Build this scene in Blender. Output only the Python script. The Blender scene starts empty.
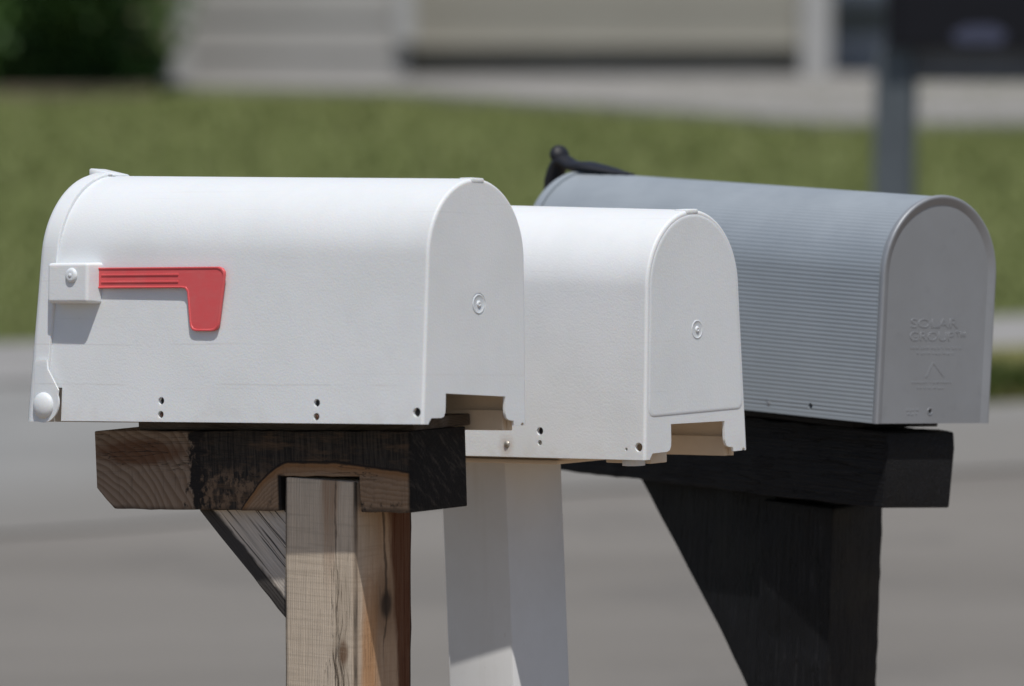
import bpy, bmesh, math, random
from mathutils import Vector, Matrix, Euler, noise
random.seed(7)
R = math.radians
sc = bpy.context.scene
COL = sc.collection

# ------------------------------------------------------------------ materials
class NT:
    """small helper for writing procedural node materials"""
    def __init__(s, name):
        s.m = bpy.data.materials.new(name); s.m.use_nodes = True
        s.t = s.m.node_tree; s.t.nodes.clear()
        s.out = s.n('ShaderNodeOutputMaterial'); s.b = s.n('ShaderNodeBsdfPrincipled')
        s.l(s.b.outputs[0], s.out.inputs[0])
        s.co = s.n('ShaderNodeTexCoord').outputs['Object']
    def n(s, typ, **kw):
        x = s.t.nodes.new(typ)
        for k, v in kw.items(): setattr(x, k, v)
        return x
    def l(s, a, b): s.t.links.new(a, b)
    def put(s, sock, v):
        if isinstance(v, bpy.types.NodeSocket): s.l(v, sock)
        elif isinstance(v, tuple) and len(v) == 3 and sock.type == 'RGBA': sock.default_value = (*v, 1)
        else: sock.default_value = v
    def map(s, scale=(1, 1, 1), loc=(0, 0, 0), rot=(0, 0, 0), co=None):
        x = s.n('ShaderNodeMapping'); s.l(co or s.co, x.inputs[0])
        x.inputs['Scale'].default_value = scale; x.inputs['Location'].default_value = loc; x.inputs['Rotation'].default_value = rot
        return x.outputs[0]
    def noise(s, co, scale, detail=4, rough=.55, dist=0, color=False):
        x = s.n('ShaderNodeTexNoise'); s.l(co, x.inputs['Vector'])
        x.inputs['Scale'].default_value = scale; x.inputs['Detail'].default_value = detail
        x.inputs['Roughness'].default_value = rough; x.inputs['Distortion'].default_value = dist
        return x.outputs['Color' if color else 'Fac']
    def mt(s, op, a, b=0., c=0., clamp=False):
        x = s.n('ShaderNodeMath', operation=op, use_clamp=clamp)
        s.put(x.inputs[0], a); s.put(x.inputs[1], b); s.put(x.inputs[2], c)
        return x.outputs[0]
    def ramp(s, v, a, b, lo=0., hi=1., smooth=True):
        x = s.n('ShaderNodeMapRange', interpolation_type='SMOOTHSTEP' if smooth else 'LINEAR')
        x.clamp = True if not smooth else x.clamp
        s.put(x.inputs['Value'], v); s.put(x.inputs['From Min'], a); s.put(x.inputs['From Max'], b)
        s.put(x.inputs['To Min'], lo); s.put(x.inputs['To Max'], hi)
        return x.outputs[0]
    def mix(s, f, a, b, mode='MIX'):
        x = s.n('ShaderNodeMix', data_type='RGBA', blend_type=mode)
        s.put(x.inputs[0], f); s.put(x.inputs[6], a); s.put(x.inputs[7], b)
        return x.outputs[2]
    def xyz(s, co=None):
        x = s.n('ShaderNodeSeparateXYZ'); s.l(co or s.co, x.inputs[0]); return x.outputs
    def comb(s, a, b, c):
        x = s.n('ShaderNodeCombineXYZ')
        for i, v in enumerate((a, b, c)): s.put(x.inputs[i], v)
        return x.outputs[0]
    def bump(s, h, strength, dist, normal=None):
        x = s.n('ShaderNodeBump'); s.l(h, x.inputs['Height'])
        x.inputs['Strength'].default_value = strength; x.inputs['Distance'].default_value = dist
        if normal: s.l(normal, x.inputs['Normal'])
        return x.outputs[0]
    def fin(s, color, rough=.6, normal=None, spec=.5, metal=0., sss=0., srad=None):
        s.put(s.b.inputs['Base Color'], color); s.put(s.b.inputs['Roughness'], rough)
        s.put(s.b.inputs['Specular IOR Level'], spec); s.put(s.b.inputs['Metallic'], metal)
        if normal: s.l(normal, s.b.inputs['Normal'])
        if sss:
            s.b.inputs['Subsurface Weight'].default_value = sss
            s.b.inputs['Subsurface Radius'].default_value = srad; s.b.inputs['Subsurface Scale'].default_value = 1.
        return s.m

def simple(name, col, rough=.6, var=.12, scale=8., bump=.0, bscale=60., spec=.5, metal=0.):
    t = NT(name)
    n = t.noise(t.co, scale, 5)
    c = t.mix(t.ramp(n, .3, .7), tuple(x * (1 - var) for x in col), tuple(min(1, x * (1 + var)) for x in col))
    nm = t.bump(t.noise(t.co, bscale, 3), bump, .002) if bump else None
    return t.fin(c, rough, nm, spec, metal)

def white_plastic(name, seed, base=(.755, .775, .79), scratches=True):
    t = NT(name)
    co = t.map(loc=(seed, seed * .7, 0))
    x, y, z = t.xyz()
    fine = t.noise(co, 420, 2, .5)
    big = t.noise(co, 9, 5, .6)
    c = t.mix(t.ramp(big, .35, .75), base, tuple(v * f for v, f in zip(base, (.93, .935, .93))))
    # horizontal scuff lines along the wall and grime towards the bottom skirt
    st = t.noise(t.map(scale=(3, 3, 240), loc=(seed, 0, 0)), 1.0, 3, .6)
    c = t.mix(t.ramp(st, .62, .74, 0, .16), c, (.52, .51, .48))
    spk = t.noise(co, 130, 3, .7)
    c = t.mix(t.ramp(spk, .70, .80, 0, .30), c, (.42, .40, .36))
    low = t.mt('MULTIPLY', t.ramp(z, .03, .0), t.ramp(t.noise(co, 40, 4), .40, .70))
    c = t.mix(t.mt('MULTIPLY', low, .14), c, (.45, .38, .29))
    if not scratches:      # rust weeping round the nail
        ha = blob(t, x, z, -.187, .0115, .0085, .0105, spk, .7)
        c = t.mix(t.mt('MULTIPLY', ha, .38), c, (.42, .27, .15))
    # two long scratches
    wob = t.mt('MULTIPLY_ADD', t.noise(t.map(scale=(6, 1, 1)), 1., 2), .006, -.003)
    for zz, w in ((.083, .0005), (.040, .0006)) if scratches else ():
        d = t.mt('ABSOLUTE', t.mt('SUBTRACT', t.mt('ADD', z, wob), zz))
        brk = t.ramp(t.noise(t.map(scale=(14, 3, 3), loc=(zz * 90, 0, 0)), 1., 2), .45, .6)
        c = t.mix(t.mt('MULTIPLY', t.mt('MULTIPLY', t.ramp(d, w * 2, w * .3, 0, .28), brk), t.ramp(x, -.02, -.06)), c, (.46, .45, .44))
    nm = t.bump(fine, .22, .0008)
    nm = t.bump(t.noise(co, 26, 2), .035, .004, nm)
    return t.fin(c, t.ramp(big, .3, .7, .42, .56), nm, .45, 0, .22, (.010, .0065, .004))

def wood(name, axis='X', light=(.40, .32, .235), mid=(.27, .195, .13), dark=(.030, .026, .024), grey=(.30, .285, .26),
         centre=(.02, -.06), freq=320., greyness=.5, crack=.5, feat=None, seed=0., cathedral=.05):
    """weathered sawn lumber; object coordinates, grain runs along the given axis"""
    t = NT(name)
    x, y, z = t.xyz()
    if axis == 'X': g, a, b = x, y, z
    else: g, a, b = z, y, x
    # ring centre line wanders along the grain so that saw cuts show cathedral arcs
    gv = t.comb(t.mt('MULTIPLY', g, 3.2), seed, 0.)
    wa = t.mt('MULTIPLY_ADD', t.noise(gv, 1., 2), cathedral * 2, -cathedral)
    wb = t.mt('MULTIPLY_ADD', t.noise(t.comb(t.mt('MULTIPLY', g, 2.6), seed + 9, 3.), 1., 2), cathedral * 2, -cathedral)
    da = t.mt('SUBTRACT', t.mt('ADD', a, wa), centre[0]); db = t.mt('SUBTRACT', t.mt('ADD', b, wb), centre[1])
    r = t.mt('SQRT', t.mt('ADD', t.mt('MULTIPLY', da, da), t.mt('MULTIPLY', db, db)))
    loco = t.comb(t.mt('MULTIPLY', g, 9.), t.mt('MULTIPLY', a, 34.), t.mt('MULTIPLY', b, 34.))
    r = t.mt('ADD', r, t.mt('MULTIPLY_ADD', t.noise(loco, 1., 3), .012, -.006))
    ring = t.mt('FRACT', t.mt('MULTIPLY', r, freq))
    ringv = t.mt('MULTIPLY', t.ramp(ring, .25, .92), t.ramp(ring, 1., .93))
    fco = t.comb(t.mt('MULTIPLY', g, 14.), t.mt('MULTIPLY', a, 620.), t.mt('MULTIPLY', b, 620.))
    fib = t.noise(fco, 1., 4, .65)
    c = t.mix(t.mt('MULTIPLY', ringv, .75), light, mid)
    c = t.mix(t.ramp(fib, .35, .70, 0, .55), c, tuple(v * .62 for v in light))
    gco = t.comb(t.mt('ADD', t.mt('MULTIPLY', g, 6.), seed), t.mt('MULTIPLY', a, 28.), t.mt('MULTIPLY', b, 28.))
    gm = t.ramp(t.noise(gco, 1., 4), .36, .62)
    c = t.mix(t.mt('MULTIPLY', gm, greyness), c, t.mix(t.ramp(fib, .3, .7), grey, tuple(v * .70 for v in grey)))
    if feat: c = feat(t, c, x, y, z, fib, ringv)
    # drying cracks
    cco = t.comb(t.mt('MULTIPLY', g, 7.), t.mt('MULTIPLY', a, 150.), t.mt('ADD', t.mt('MULTIPLY', b, 150.), seed))
    cn = t.noise(cco, 1., 3, .55)
    ck = t.ramp(t.mt('ABSOLUTE', t.mt('SUBTRACT', cn, .5)), .012, .003)
    where = t.ramp(t.noise(t.comb(t.mt('MULTIPLY', g, 5.), t.mt('MULTIPLY', a, 20.), t.mt('ADD', t.mt('MULTIPLY', b, 20.), seed + 4)), 1., 2), .50, .62)
    ck = t.mt('MULTIPLY', ck, t.mt('MULTIPLY', where, crack))
    c = t.mix(ck, c, dark)
    h = t.mt('SUBTRACT', t.mt('ADD', t.mt('MULTIPLY', fib, .6), t.mt('MULTIPLY', ringv, .35)), t.mt('MULTIPLY', ck, 1.6))
    saw = t.noise(t.comb(t.mt('MULTIPLY', g, 260.), t.mt('MULTIPLY', a, 12.), t.mt('MULTIPLY', b, 12.)), 1., 2)
    h = t.mt('ADD', h, t.mt('MULTIPLY', saw, .25))
    return t.fin(c, .82, t.bump(h, .55, .0016), .2)

def blob(t, u, z, uc, zc, ru, rz, nz, soft=.35):
    """soft elliptical mask whose outline is broken up by noise"""
    a = t.mt('DIVIDE', t.mt('SUBTRACT', u, uc), ru); b = t.mt('DIVIDE', t.mt('SUBTRACT', z, zc), rz)
    d = t.mt('SQRT', t.mt('ADD', t.mt('MULTIPLY', a, a), t.mt('MULTIPLY', b, b)))
    d = t.mt('ADD', d, t.mt('MULTIPLY_ADD', nz, 1.1, -.55))
    return t.ramp(d, 1. + soft, 1. - soft)

def arm_feat(t, c, x, y, z, fib, ringv):
    n = t.noise(t.comb(t.mt('MULTIPLY', x, 24.), t.mt('MULTIPLY', y, 30.), t.mt('MULTIPLY', z, 40.)), 1., 5, .65)
    n2 = t.noise(t.comb(t.mt('MULTIPLY', x, 90.), t.mt('MULTIPLY', y, 60.), t.mt('MULTIPLY', z, 70.)), 1., 4, .65)
    saw = t.noise(t.comb(t.mt('MULTIPLY', x, 420.), t.mt('MULTIPLY', y, 40.), t.mt('MULTIPLY', z, 24.)), 1., 3, .6)
    nn = t.mt('MULTIPLY_ADD', n, .02, -.01)
    # far end: fine arc-shaped growth rings
    dx = t.mt('ADD', x, .520); dz = t.mt('MULTIPLY', t.mt('ADD', z, .115), 1.35)
    soft = t.noise(t.comb(t.mt('MULTIPLY', x, 20.), t.mt('MULTIPLY', y, 20.), t.mt('MULTIPLY', z, 26.)), 1., 1, .4)
    r = t.mt('ADD', t.mt('SQRT', t.mt('ADD', t.mt('MULTIPLY', dx, dx), t.mt('MULTIPLY', dz, dz))), t.mt('MULTIPLY_ADD', soft, .026, -.013))
    fr = t.mt('FRACT', t.mt('MULTIPLY', t.mt('POWER', r, .8), 82.)); arcs = t.mt('MULTIPLY', t.ramp(fr, .2, .9), t.ramp(fr, 1., .92))
    left = t.ramp(t.mt('ADD', x, t.mt('ADD', nn, t.mt('MULTIPLY_ADD', n2, .036, -.018))), -.340, -.352)
    lc = t.mix(t.mt('MULTIPLY', arcs, .75), (.270, .205, .155), (.155, .102, .068))
    lc = t.mix(t.mt('MULTIPLY', blob(t, x, z, -.425, -.028, .060, .014, n), .75), lc, (.105, .040, .016))
    lc = t.mix(t.ramp(saw, .52, .70, 0, .30), lc, (.07, .055, .045))
    # middle: black weathering over an orange arc
    q = t.mt('MAXIMUM', t.mt('SUBTRACT', -.214, x), 0.)
    top = t.mt('SUBTRACT', -.0375, t.mt('ADD', t.mt('MULTIPLY', t.mt('MULTIPLY', q, q), 9.), t.mt('MULTIPLY', q, .16)))
    top = t.mt('SUBTRACT', top, t.mt('MULTIPLY', t.mt('MAXIMUM', t.mt('ADD', x, .15), 0.), .10))
    dd = t.mt('SUBTRACT', t.mt('ADD', top, t.mt('MULTIPLY', nn, .28)), z)      # > 0 inside the pale arc
    inn = t.ramp(dd, -.0008, .0012)
    fr2 = t.mt('FRACT', t.mt('MULTIPLY', t.mt('ADD', dd, t.mt('MULTIPLY', n, .010)), 190.)); lay = t.mt('MULTIPLY', t.ramp(fr2, .15, .9), t.ramp(fr2, 1., .9))
    oc = t.mix(t.mt('MULTIPLY', lay, .6), (.290, .205, .140), (.185, .115, .068))
    oc = t.mix(t.ramp(dd, .013, .003, 0, .75), oc, (.235, .115, .045))
    oc = t.mix(t.ramp(saw, .50, .70, 0, .35), oc, (.12, .085, .06))
    oc = t.mix(t.mt('MULTIPLY', t.ramp(n2, .52, .66), t.ramp(dd, .020, .042)), oc, (.020, .018, .017))
    bc = t.mix(t.ramp(saw, .35, .68), (.017, .016, .016), (.056, .047, .040))
    wm = t.noise(t.comb(t.mt('MULTIPLY', x, 15.), t.mt('MULTIPLY', y, 20.), t.mt('MULTIPLY', z, 60.)), 1., 5, .7)
    bc = t.mix(t.mt('MULTIPLY', t.ramp(wm, .47, .66), t.ramp(fib, .3, .6, .25, .75)), bc, (.120, .078, .050))
    bc = t.mix(t.mt('MULTIPLY', t.ramp(x, -.225, -.275), t.mt('MULTIPLY', t.ramp(n2, .44, .60), t.ramp(z, -.035, -.060))), bc, (.175, .120, .082))
    ol = t.mt('MULTIPLY', t.ramp(t.mt('ABSOLUTE', dd), .0022, .0006), .85)
    mc = t.mix(ol, t.mix(inn, bc, oc), (.014, .012, .012))
    c = t.mix(left, mc, lc)
    # ragged black splotch between the two
    sp = t.mt('ABSOLUTE', t.mt('SUBTRACT', t.mt('ADD', x, t.mt('MULTIPLY_ADD', n2, .060, -.030)), -.342))
    c = t.mix(t.mt('MULTIPLY', t.ramp(sp, .013, .004), t.ramp(n, .25, .5, .55, 1.)), c, (.018, .016, .016))
    notch_shade = t.mt('MULTIPLY', t.ramp(t.mt('ABSOLUTE', t.mt('ADD', x, .2262)), .0065, .0030), t.ramp(t.mt('ADD', z, nn), -.048, -.054))  # gap shadow beside the post, painted black onto the notch wall
    c = t.mix(notch_shade, c, (.012, .011, .011))
    # blackened right-hand end and lower arris
    e = t.ramp(t.mt('ADD', x, t.mt('MULTIPLY', nn, .3)), -.056, -.0515)
    ec = t.mix(t.ramp(t.noise(t.comb(t.mt('MULTIPLY', x, 30.), t.mt('MULTIPLY', t.mt('ADD', y, z), 190.), t.mt('MULTIPLY', t.mt('SUBTRACT', y, z), 45.)), 1., 4, .65), .48, .72), (.014, .013, .013), (.055, .047, .040))
    c = t.mix(e, c, ec)
    lo = t.mt('MULTIPLY', t.ramp(t.mt('ADD', z, t.mt('MULTIPLY', nn, .5)), -.083, -.090), .7)
    return t.mix(lo, c, (.022, .020, .019))

def post_feat(t, c, x, y, z, fib, ringv):
    n = t.noise(t.comb(t.mt('MULTIPLY', x, 40.), t.mt('MULTIPLY', y, 40.), t.mt('MULTIPLY', z, 9.)), 1., 4, .6)
    nx = t.mt('ADD', x, t.mt('MULTIPLY_ADD', n, .02, -.01))
    # brown streak down the near face, tapering from the top
    w = t.ramp(z, .74, .94, .001, .019, False)
    s = t.ramp(t.mt('ABSOLUTE', t.mt('SUBTRACT', t.mt('ADD', nx, t.mt('MULTIPLY_ADD', fib, .006, -.003)), .013)), w, t.mt('MULTIPLY', w, .4))
    near = t.ramp(y, -.040, -.046)
    c = t.mix(t.mt('MULTIPLY', t.mt('MULTIPLY', s, near), t.mt('MULTIPLY', t.ramp(z, .79, .92, 0, .8), t.ramp(fib, .2, .75, 1., .45))), c, (.255, .125, .055))
    # checks and a knot in the outer third of the near face
    kz = .752
    kd = t.mt('MULTIPLY', t.ramp(t.mt('ABSOLUTE', t.mt('SUBTRACT', z, kz)), .035, .0), .006)
    sx = t.mt('ADD', x, kd)
    cr = t.noise(t.comb(t.mt('MULTIPLY', sx, 520.), 3., t.mt('MULTIPLY', z, 13.)), 1., 3, .6)
    zone = t.mt('MULTIPLY', t.ramp(sx, .019, .023), t.ramp(sx, .043, .038))
    zone = t.mt('MULTIPLY', zone, t.ramp(t.mt('ADD', z, t.mt('MULTIPLY', n, .14)), .955, .86))
    c = t.mix(t.mt('MULTIPLY', t.mt('MULTIPLY', t.ramp(cr, .55, .60), zone), t.mt('MULTIPLY', near, .9)), c, (.030, .023, .018))
    c = t.mix(t.mt('MULTIPLY', t.mt('MULTIPLY', zone, near), .25), c, (.20, .15, .10))
    ln = t.ramp(t.mt('ABSOLUTE', t.mt('SUBTRACT', nx, .0225)), .0011, .0004)
    c = t.mix(t.mt('MULTIPLY', t.mt('MULTIPLY', ln, near), .65), c, (.05, .035, .025))
    k = blob(t, x, z, .031, kz, .006, .013, n, .5)
    c = t.mix(t.mt('MULTIPLY', t.mt('MULTIPLY', k, near), .8), c, (.12, .06, .03))
    sawz = t.noise(t.comb(t.mt('MULTIPLY', x, 16.), t.mt('MULTIPLY', y, 16.), t.mt('MULTIPLY', z, 420.)), 1., 2, .5)
    c = t.mix(t.ramp(sawz, .50, .66, 0, .28), c, (.33, .275, .21))
    # orange to rust heartwood on the side face
    side = t.ramp(x, .040, .046)
    ny = t.mt('ADD', y, t.mt('MULTIPLY_ADD', n, .03, -.015))
    c = t.mix(t.mt('MULTIPLY', side, t.ramp(ny, -.044, .0, .25, .70)), c, t.mix(fib, (.42, .26, .145), (.30, .155, .07)))
    og = t.mt('MULTIPLY', side, t.mt('MULTIPLY', t.ramp(z, .87, .78), t.mt('MULTIPLY', t.ramp(ny, -.046, -.030), t.ramp(ny, -.004, -.018))))
    c = t.mix(t.mt('MULTIPLY', og, .6), c, t.mix(fib, (.56, .29, .11), (.40, .17, .055)))
    rs = t.mt('MULTIPLY', side, t.ramp(ny, t.ramp(z, .66, .92, .024, .002, False), t.ramp(z, .66, .92, .034, .013, False)))
    c = t.mix(t.mt('MULTIPLY', rs, t.ramp(fib, .25, .7, 1., .8)), c, (.088, .024, .007))
    k2 = blob(t, y, z, .004, .80, .009, .013, n, .5)
    halo = blob(t, y, z, .003, .80, .017, .034, n, .6)
    c = t.mix(t.mt('MULTIPLY', t.mt('MULTIPLY', halo, side), .55), c, (.17, .095, .05))
    c = t.mix(t.mt('MULTIPLY', t.mt('MULTIPLY', k2, side), .85), c, (.035, .024, .018))
    dl = t.mt('ABSOLUTE', t.mt('SUBTRACT', ny, .001))
    l2 = t.mt('MULTIPLY', t.ramp(dl, .0022, .0006), t.mt('MULTIPLY', side, t.ramp(z, .72, .78)))
    c = t.mix(t.mt('MULTIPLY', l2, .7), c, (.04, .028, .02))
    # darkened arrises
    e = t.mt('MULTIPLY', t.ramp(t.mt('ABSOLUTE', x), .0435, .0465), t.ramp(t.mt('ABSOLUTE', y), .0435, .0465))
    return t.mix(t.mt('MULTIPLY', e, t.ramp(n, .3, .6, .3, .9)), c, (.03, .026, .022))

def brace_feat(t, c, x, y, z, fib, ringv):
    n = t.noise(t.comb(t.mt('MULTIPLY', x, 30.), t.mt('MULTIPLY', y, 40.), t.mt('MULTIPLY', z, 60.)), 1., 4, .6)
    d = t.ramp(t.mt('ADD', z, t.mt('MULTIPLY_ADD', n, .012, -.006)), .019, .014)
    c = t.mix(t.mt('MULTIPLY', d, .93), c, (.020, .019, .020))
    s = t.noise(t.comb(t.mt('MULTIPLY', x, 6.), t.mt('MULTIPLY', y, 10.), t.mt('MULTIPLY', z, 420.)), 1., 2, .5)
    return t.mix(t.ramp(s, .57, .61, 0, .9), c, (.024, .021, .020))

def black_paint_wood(name, axis, seed):
    t = NT(name)
    x, y, z = t.xyz()
    g, a, b = (x, y, z) if axis == 'X' else (z, y, x)
    fib = t.noise(t.comb(t.mt('MULTIPLY', g, 10.), t.mt('MULTIPLY', a, 380.), t.mt('MULTIPLY', b, 380.)), 1., 4, .65)
    big = t.noise(t.map(loc=(seed, 0, 0)), 14., 5, .6)
    c = t.mix(t.ramp(big, .35, .7), (.0050, .0052, .0066), (.0088, .0091, .0112))
    wear = t.mt('MULTIPLY', t.ramp(fib, .54, .70), t.ramp(big, .42, .62))
    c = t.mix(t.mt('MULTIPLY', wear, .55), c, (.050, .050, .054))
    ck = t.noise(t.comb(t.mt('MULTIPLY', g, 6.), t.mt('MULTIPLY', a, 130.), t.mt('ADD', t.mt('MULTIPLY', b, 130.), seed)), 1., 3, .55)
    ckl = t.ramp(t.mt('ABSOLUTE', t.mt('SUBTRACT', ck, .5)), .014, .003)
    c = t.mix(t.mt('MULTIPLY', ckl, .8), c, (.003, .003, .003))
    spk = t.noise(t.map(loc=(seed, 2, 0)), 160., 3, .7)
    c = t.mix(t.ramp(spk, .66, .76, 0, .55), c, (.075, .073, .072))
    return t.fin(c, t.ramp(big, .3, .7, .50, .68), t.bump(t.mt('SUBTRACT', fib, ckl), .9, .0022), .26)

M = {}
M['white1'] = white_plastic('white mailbox plastic', 1.3)
M['white2'] = white_plastic('white mailbox plastic second', 5.1, (.775, .789, .798), False)
def red_flag():
    t = NT('faded red plastic')
    n = t.noise(t.co, 40., 5, .6); f = t.noise(t.map(scale=(6, 1, 60)), 3., 3)
    c = t.mix(t.ramp(n, .35, .7), (.70, .098, .104), (.66, .125, .128))
    c = t.mix(t.ramp(f, .55, .75, 0, .35), c, (.72, .22, .21))
    return t.fin(c, .5, t.bump(t.noise(t.co, 260., 2), .15, .0006), .4)
M['red'] = red_flag()
def grey_metal(name, base, rough=.42):
    t = NT(name)
    n = t.noise(t.co, 7., 6, .65); fine = t.noise(t.co, 220., 3, .6)
    st = t.noise(t.map(scale=(1.2, 14, 14)), 3., 4, .6)
    c = t.mix(t.ramp(n, .3, .7), base, tuple(v * 1.10 for v in base))
    c = t.mix(t.ramp(st, .55, .75, 0, .25), c, tuple(v * .78 for v in base))
    spk = t.noise(t.co, 90., 3, .7)
    c = t.mix(t.ramp(spk, .70, .80, 0, .4), c, (.40, .41, .42))
    return t.fin(c, t.ramp(n, .3, .7, rough - .06, rough + .08), t.bump(fine, .06, .0006), .5, .25)
M['grey'] = grey_metal('grey painted steel', (.352, .388, .418))
M['greycap'] = grey_metal('grey painted steel cap', (.285, .298, .318), .46)
M['black'] = simple('black latch plastic', (.012, .012, .016), .55, .15, 20, .2, 200)
M['rust'] = simple('rusty screw', (.11, .055, .035), .6, .4, 200, .5, 700, .4, .4)
M['galv'] = simple('galvanised nail', (.36, .33, .29), .4, .25, 200, .3, 600, .5, .7)
M['holes'] = simple('painted hole shade', (.012, .012, .013), .8, .1)  # near-black colour standing in for the shade inside holes
M['beige'] = simple('beige plastic adapter', (.70, .585, .455), .55, .08, 12, .15, 300)
def vinyl():
    t = NT('white vinyl post')
    z = t.xyz()[2]
    n = t.noise(t.co, 7., 5, .65); st = t.noise(t.map(scale=(26, 26, 1.6)), 1., 4, .6); sp = t.noise(t.co, 75., 4, .75)
    c = t.mix(t.ramp(n, .3, .7), (.71, .715, .72), (.66, .66, .655))
    c = t.mix(t.ramp(st, .52, .75, 0, .22), c, (.45, .42, .37))
    c = t.mix(t.ramp(sp, .66, .78, 0, .35), c, (.38, .35, .31))
    c = t.mix(t.ramp(z, .60, .0, 0, .6), c, (.42, .36, .28))
    return t.fin(c, t.ramp(n, .3, .7, .42, .58), t.bump(sp, .06, .001), .45)
M['vinyl'] = vinyl()
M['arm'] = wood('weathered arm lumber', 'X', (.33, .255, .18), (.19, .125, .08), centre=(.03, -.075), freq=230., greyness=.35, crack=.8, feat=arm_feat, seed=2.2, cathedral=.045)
M['post'] = wood('weathered post lumber', 'Z', (.66, .56, .445), (.53, .43, .33), centre=(.04, .9), freq=330., greyness=.24, crack=.45, feat=post_feat, seed=6.1, cathedral=.010, grey=(.52, .465, .40))
M['brace'] = wood('weathered brace lumber', 'X', (.66, .585, .50), (.50, .42, .34), centre=(.01, .12), freq=300., greyness=.6, crack=.9, feat=brace_feat, seed=3.7, cathedral=.01, grey=(.50, .47, .44))
M['board'] = wood('dark mounting board', 'X', (.09, .068, .05), (.05, .036, .026), greyness=.3, seed=8.)
M['blk_x'] = black_paint_wood('black painted lumber', 'X', 1.)
M['blk_z'] = black_paint_wood('black painted upright lumber', 'Z', 4.)

# ------------------------------------------------------------------ mesh helpers
def link(name, me, mat=None, parent=None, loc=(0, 0, 0), rot=(0, 0, 0)):
    o = bpy.data.objects.new(name, me); COL.objects.link(o)
    if mat and me is not None and not me.materials: me.materials.append(mat)
    o.location = loc; o.rotation_euler = rot
    if parent: o.parent = parent
    return o
def done(bm, name, smooth=None):
    bmesh.ops.recalc_face_normals(bm, faces=bm.faces)
    me = bpy.data.meshes.new(name); bm.to_mesh(me); bm.free()
    if smooth is not None:
        me.polygons.foreach_set('use_smooth', [True] * len(me.polygons))
        me.set_sharp_from_angle(angle=R(smooth))
    return me
def obj(name, bm, mat, parent=None, smooth=None, loc=(0, 0, 0), rot=(0, 0, 0), wn=False):
    o = link(name, done(bm, name, smooth), mat, parent, loc, rot)
    if wn:
        w = o.modifiers.new('wn', 'WEIGHTED_NORMAL'); w.keep_sharp = True
    return o
def thing(name, label, cat, loc=(0, 0, 0), rot=(0, 0, 0), group=None):
    o = link(name, None, None, None, loc, rot)
    o.empty_display_size = .1
    return tag(o, label, cat, group)
def tag(o, label, cat, group=None):
    o['label'] = label; o['category'] = cat
    if group: o['group'] = group
    return o
def struct(name, bm, mat, smooth=None):
    o = obj(name, bm, mat, None, smooth); o['kind'] = 'structure'; return o
def stuff(o, label, cat):
    o['kind'] = 'stuff'; return tag(o, label, cat)
def box(bm, x0, x1, y0, y1, z0, z1, bev=0.):
    r = bmesh.ops.create_cube(bm, size=1)
    vs = r['verts']
    for v in vs:
        v.co = Vector(((x0 + x1) / 2 + v.co.x * (x1 - x0), (y0 + y1) / 2 + v.co.y * (y1 - y0), (z0 + z1) / 2 + v.co.z * (z1 - z0)))
    if bev:
        es = list({e for v in vs for e in v.link_edges})
        bmesh.ops.bevel(bm, geom=es, offset=bev, segments=2, affect='EDGES', profile=.5)
    return vs
def prism(bm, poly, axis, a, b):
    """polygon of 2D points swept along an axis from a to b ('y': (x,z), 'x': (y,z), 'z': (x,y))"""
    def P(p, t):
        return {'y': (p[0], t, p[1]), 'x': (t, p[0], p[1]), 'z': (p[0], p[1], t)}[axis]
    va = [bm.verts.new(P(p, a)) for p in poly]; vb = [bm.verts.new(P(p, b)) for p in poly]
    n = len(poly)
    fs = [bm.faces.new(va), bm.faces.new(list(reversed(vb)))]
    for i in range(n): fs.append(bm.faces.new((va[i], vb[i], vb[(i + 1) % n], va[(i + 1) % n])))
    bmesh.ops.recalc_face_normals(bm, faces=fs)
    return va + vb
def cyl(bm, c, r, h, axis='Y', seg=24, r2=None):
    m = {'X': Matrix.Rotation(R(90), 4, 'Y'), 'Y': Matrix.Rotation(R(90), 4, 'X'), 'Z': Matrix.Identity(4)}[axis]
    return bmesh.ops.create_cone(bm, cap_ends=True, segments=seg, radius1=r, radius2=r if r2 is None else r2, depth=h, matrix=Matrix.Translation(c) @ m)['verts']
def loft(bm, rings, cap=True):
    vr = [[bm.verts.new(p) for p in ring] for ring in rings]
    n = len(vr[0])
    for a, b in zip(vr, vr[1:]):
        for i in range(n): bm.faces.new((a[i], a[(i + 1) % n], b[(i + 1) % n], b[i]))
    if cap: bm.faces.new(vr[0]); bm.faces.new(list(reversed(vr[-1])))
def dome(bm, c, r, h, axis_dir=-1, seg=28, rings=6, flat=0.):
    """low rounded boss standing out along local y (axis_dir = -1: towards -y)"""
    rr = [[(c[0] + r * math.cos(2 * math.pi * i / seg), c[1], c[2] + r * math.sin(2 * math.pi * i / seg)) for i in range(seg)]]
    for k in range(1, rings + 1):
        a = k / rings * math.pi / 2 * .97
        q = r * (flat + (1 - flat) * math.cos(a)); yy = c[1] + axis_dir * h * math.sin(a)
        rr.append([(c[0] + q * math.cos(2 * math.pi * i / seg), yy, c[2] + q * math.sin(2 * math.pi * i / seg)) for i in range(seg)])
    loft(bm, rr)
def arch(W0, W1, H, n=40, ins=0., side=6):
    """outline (y, z) of an arched box: near bottom, up, over, down to far bottom"""
    zs = H - W0 / 2; r = W0 / 2
    p = [(-(W1 + (W0 - W1) * k / side) / 2, zs * k / side) for k in range(side)]
    p += [(-r * math.cos(math.pi * i / n), zs + r * math.sin(math.pi * i / n)) for i in range(n + 1)]
    p += [((W1 + (W0 - W1) * k / side) / 2, zs * k / side) for k in range(side - 1, -1, -1)]
    if ins:
        fy = 1 - 2 * ins / W0; fz = (H - ins) / H
        p = [(y * fy, z * fz) for y, z in p]
    return p
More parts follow.
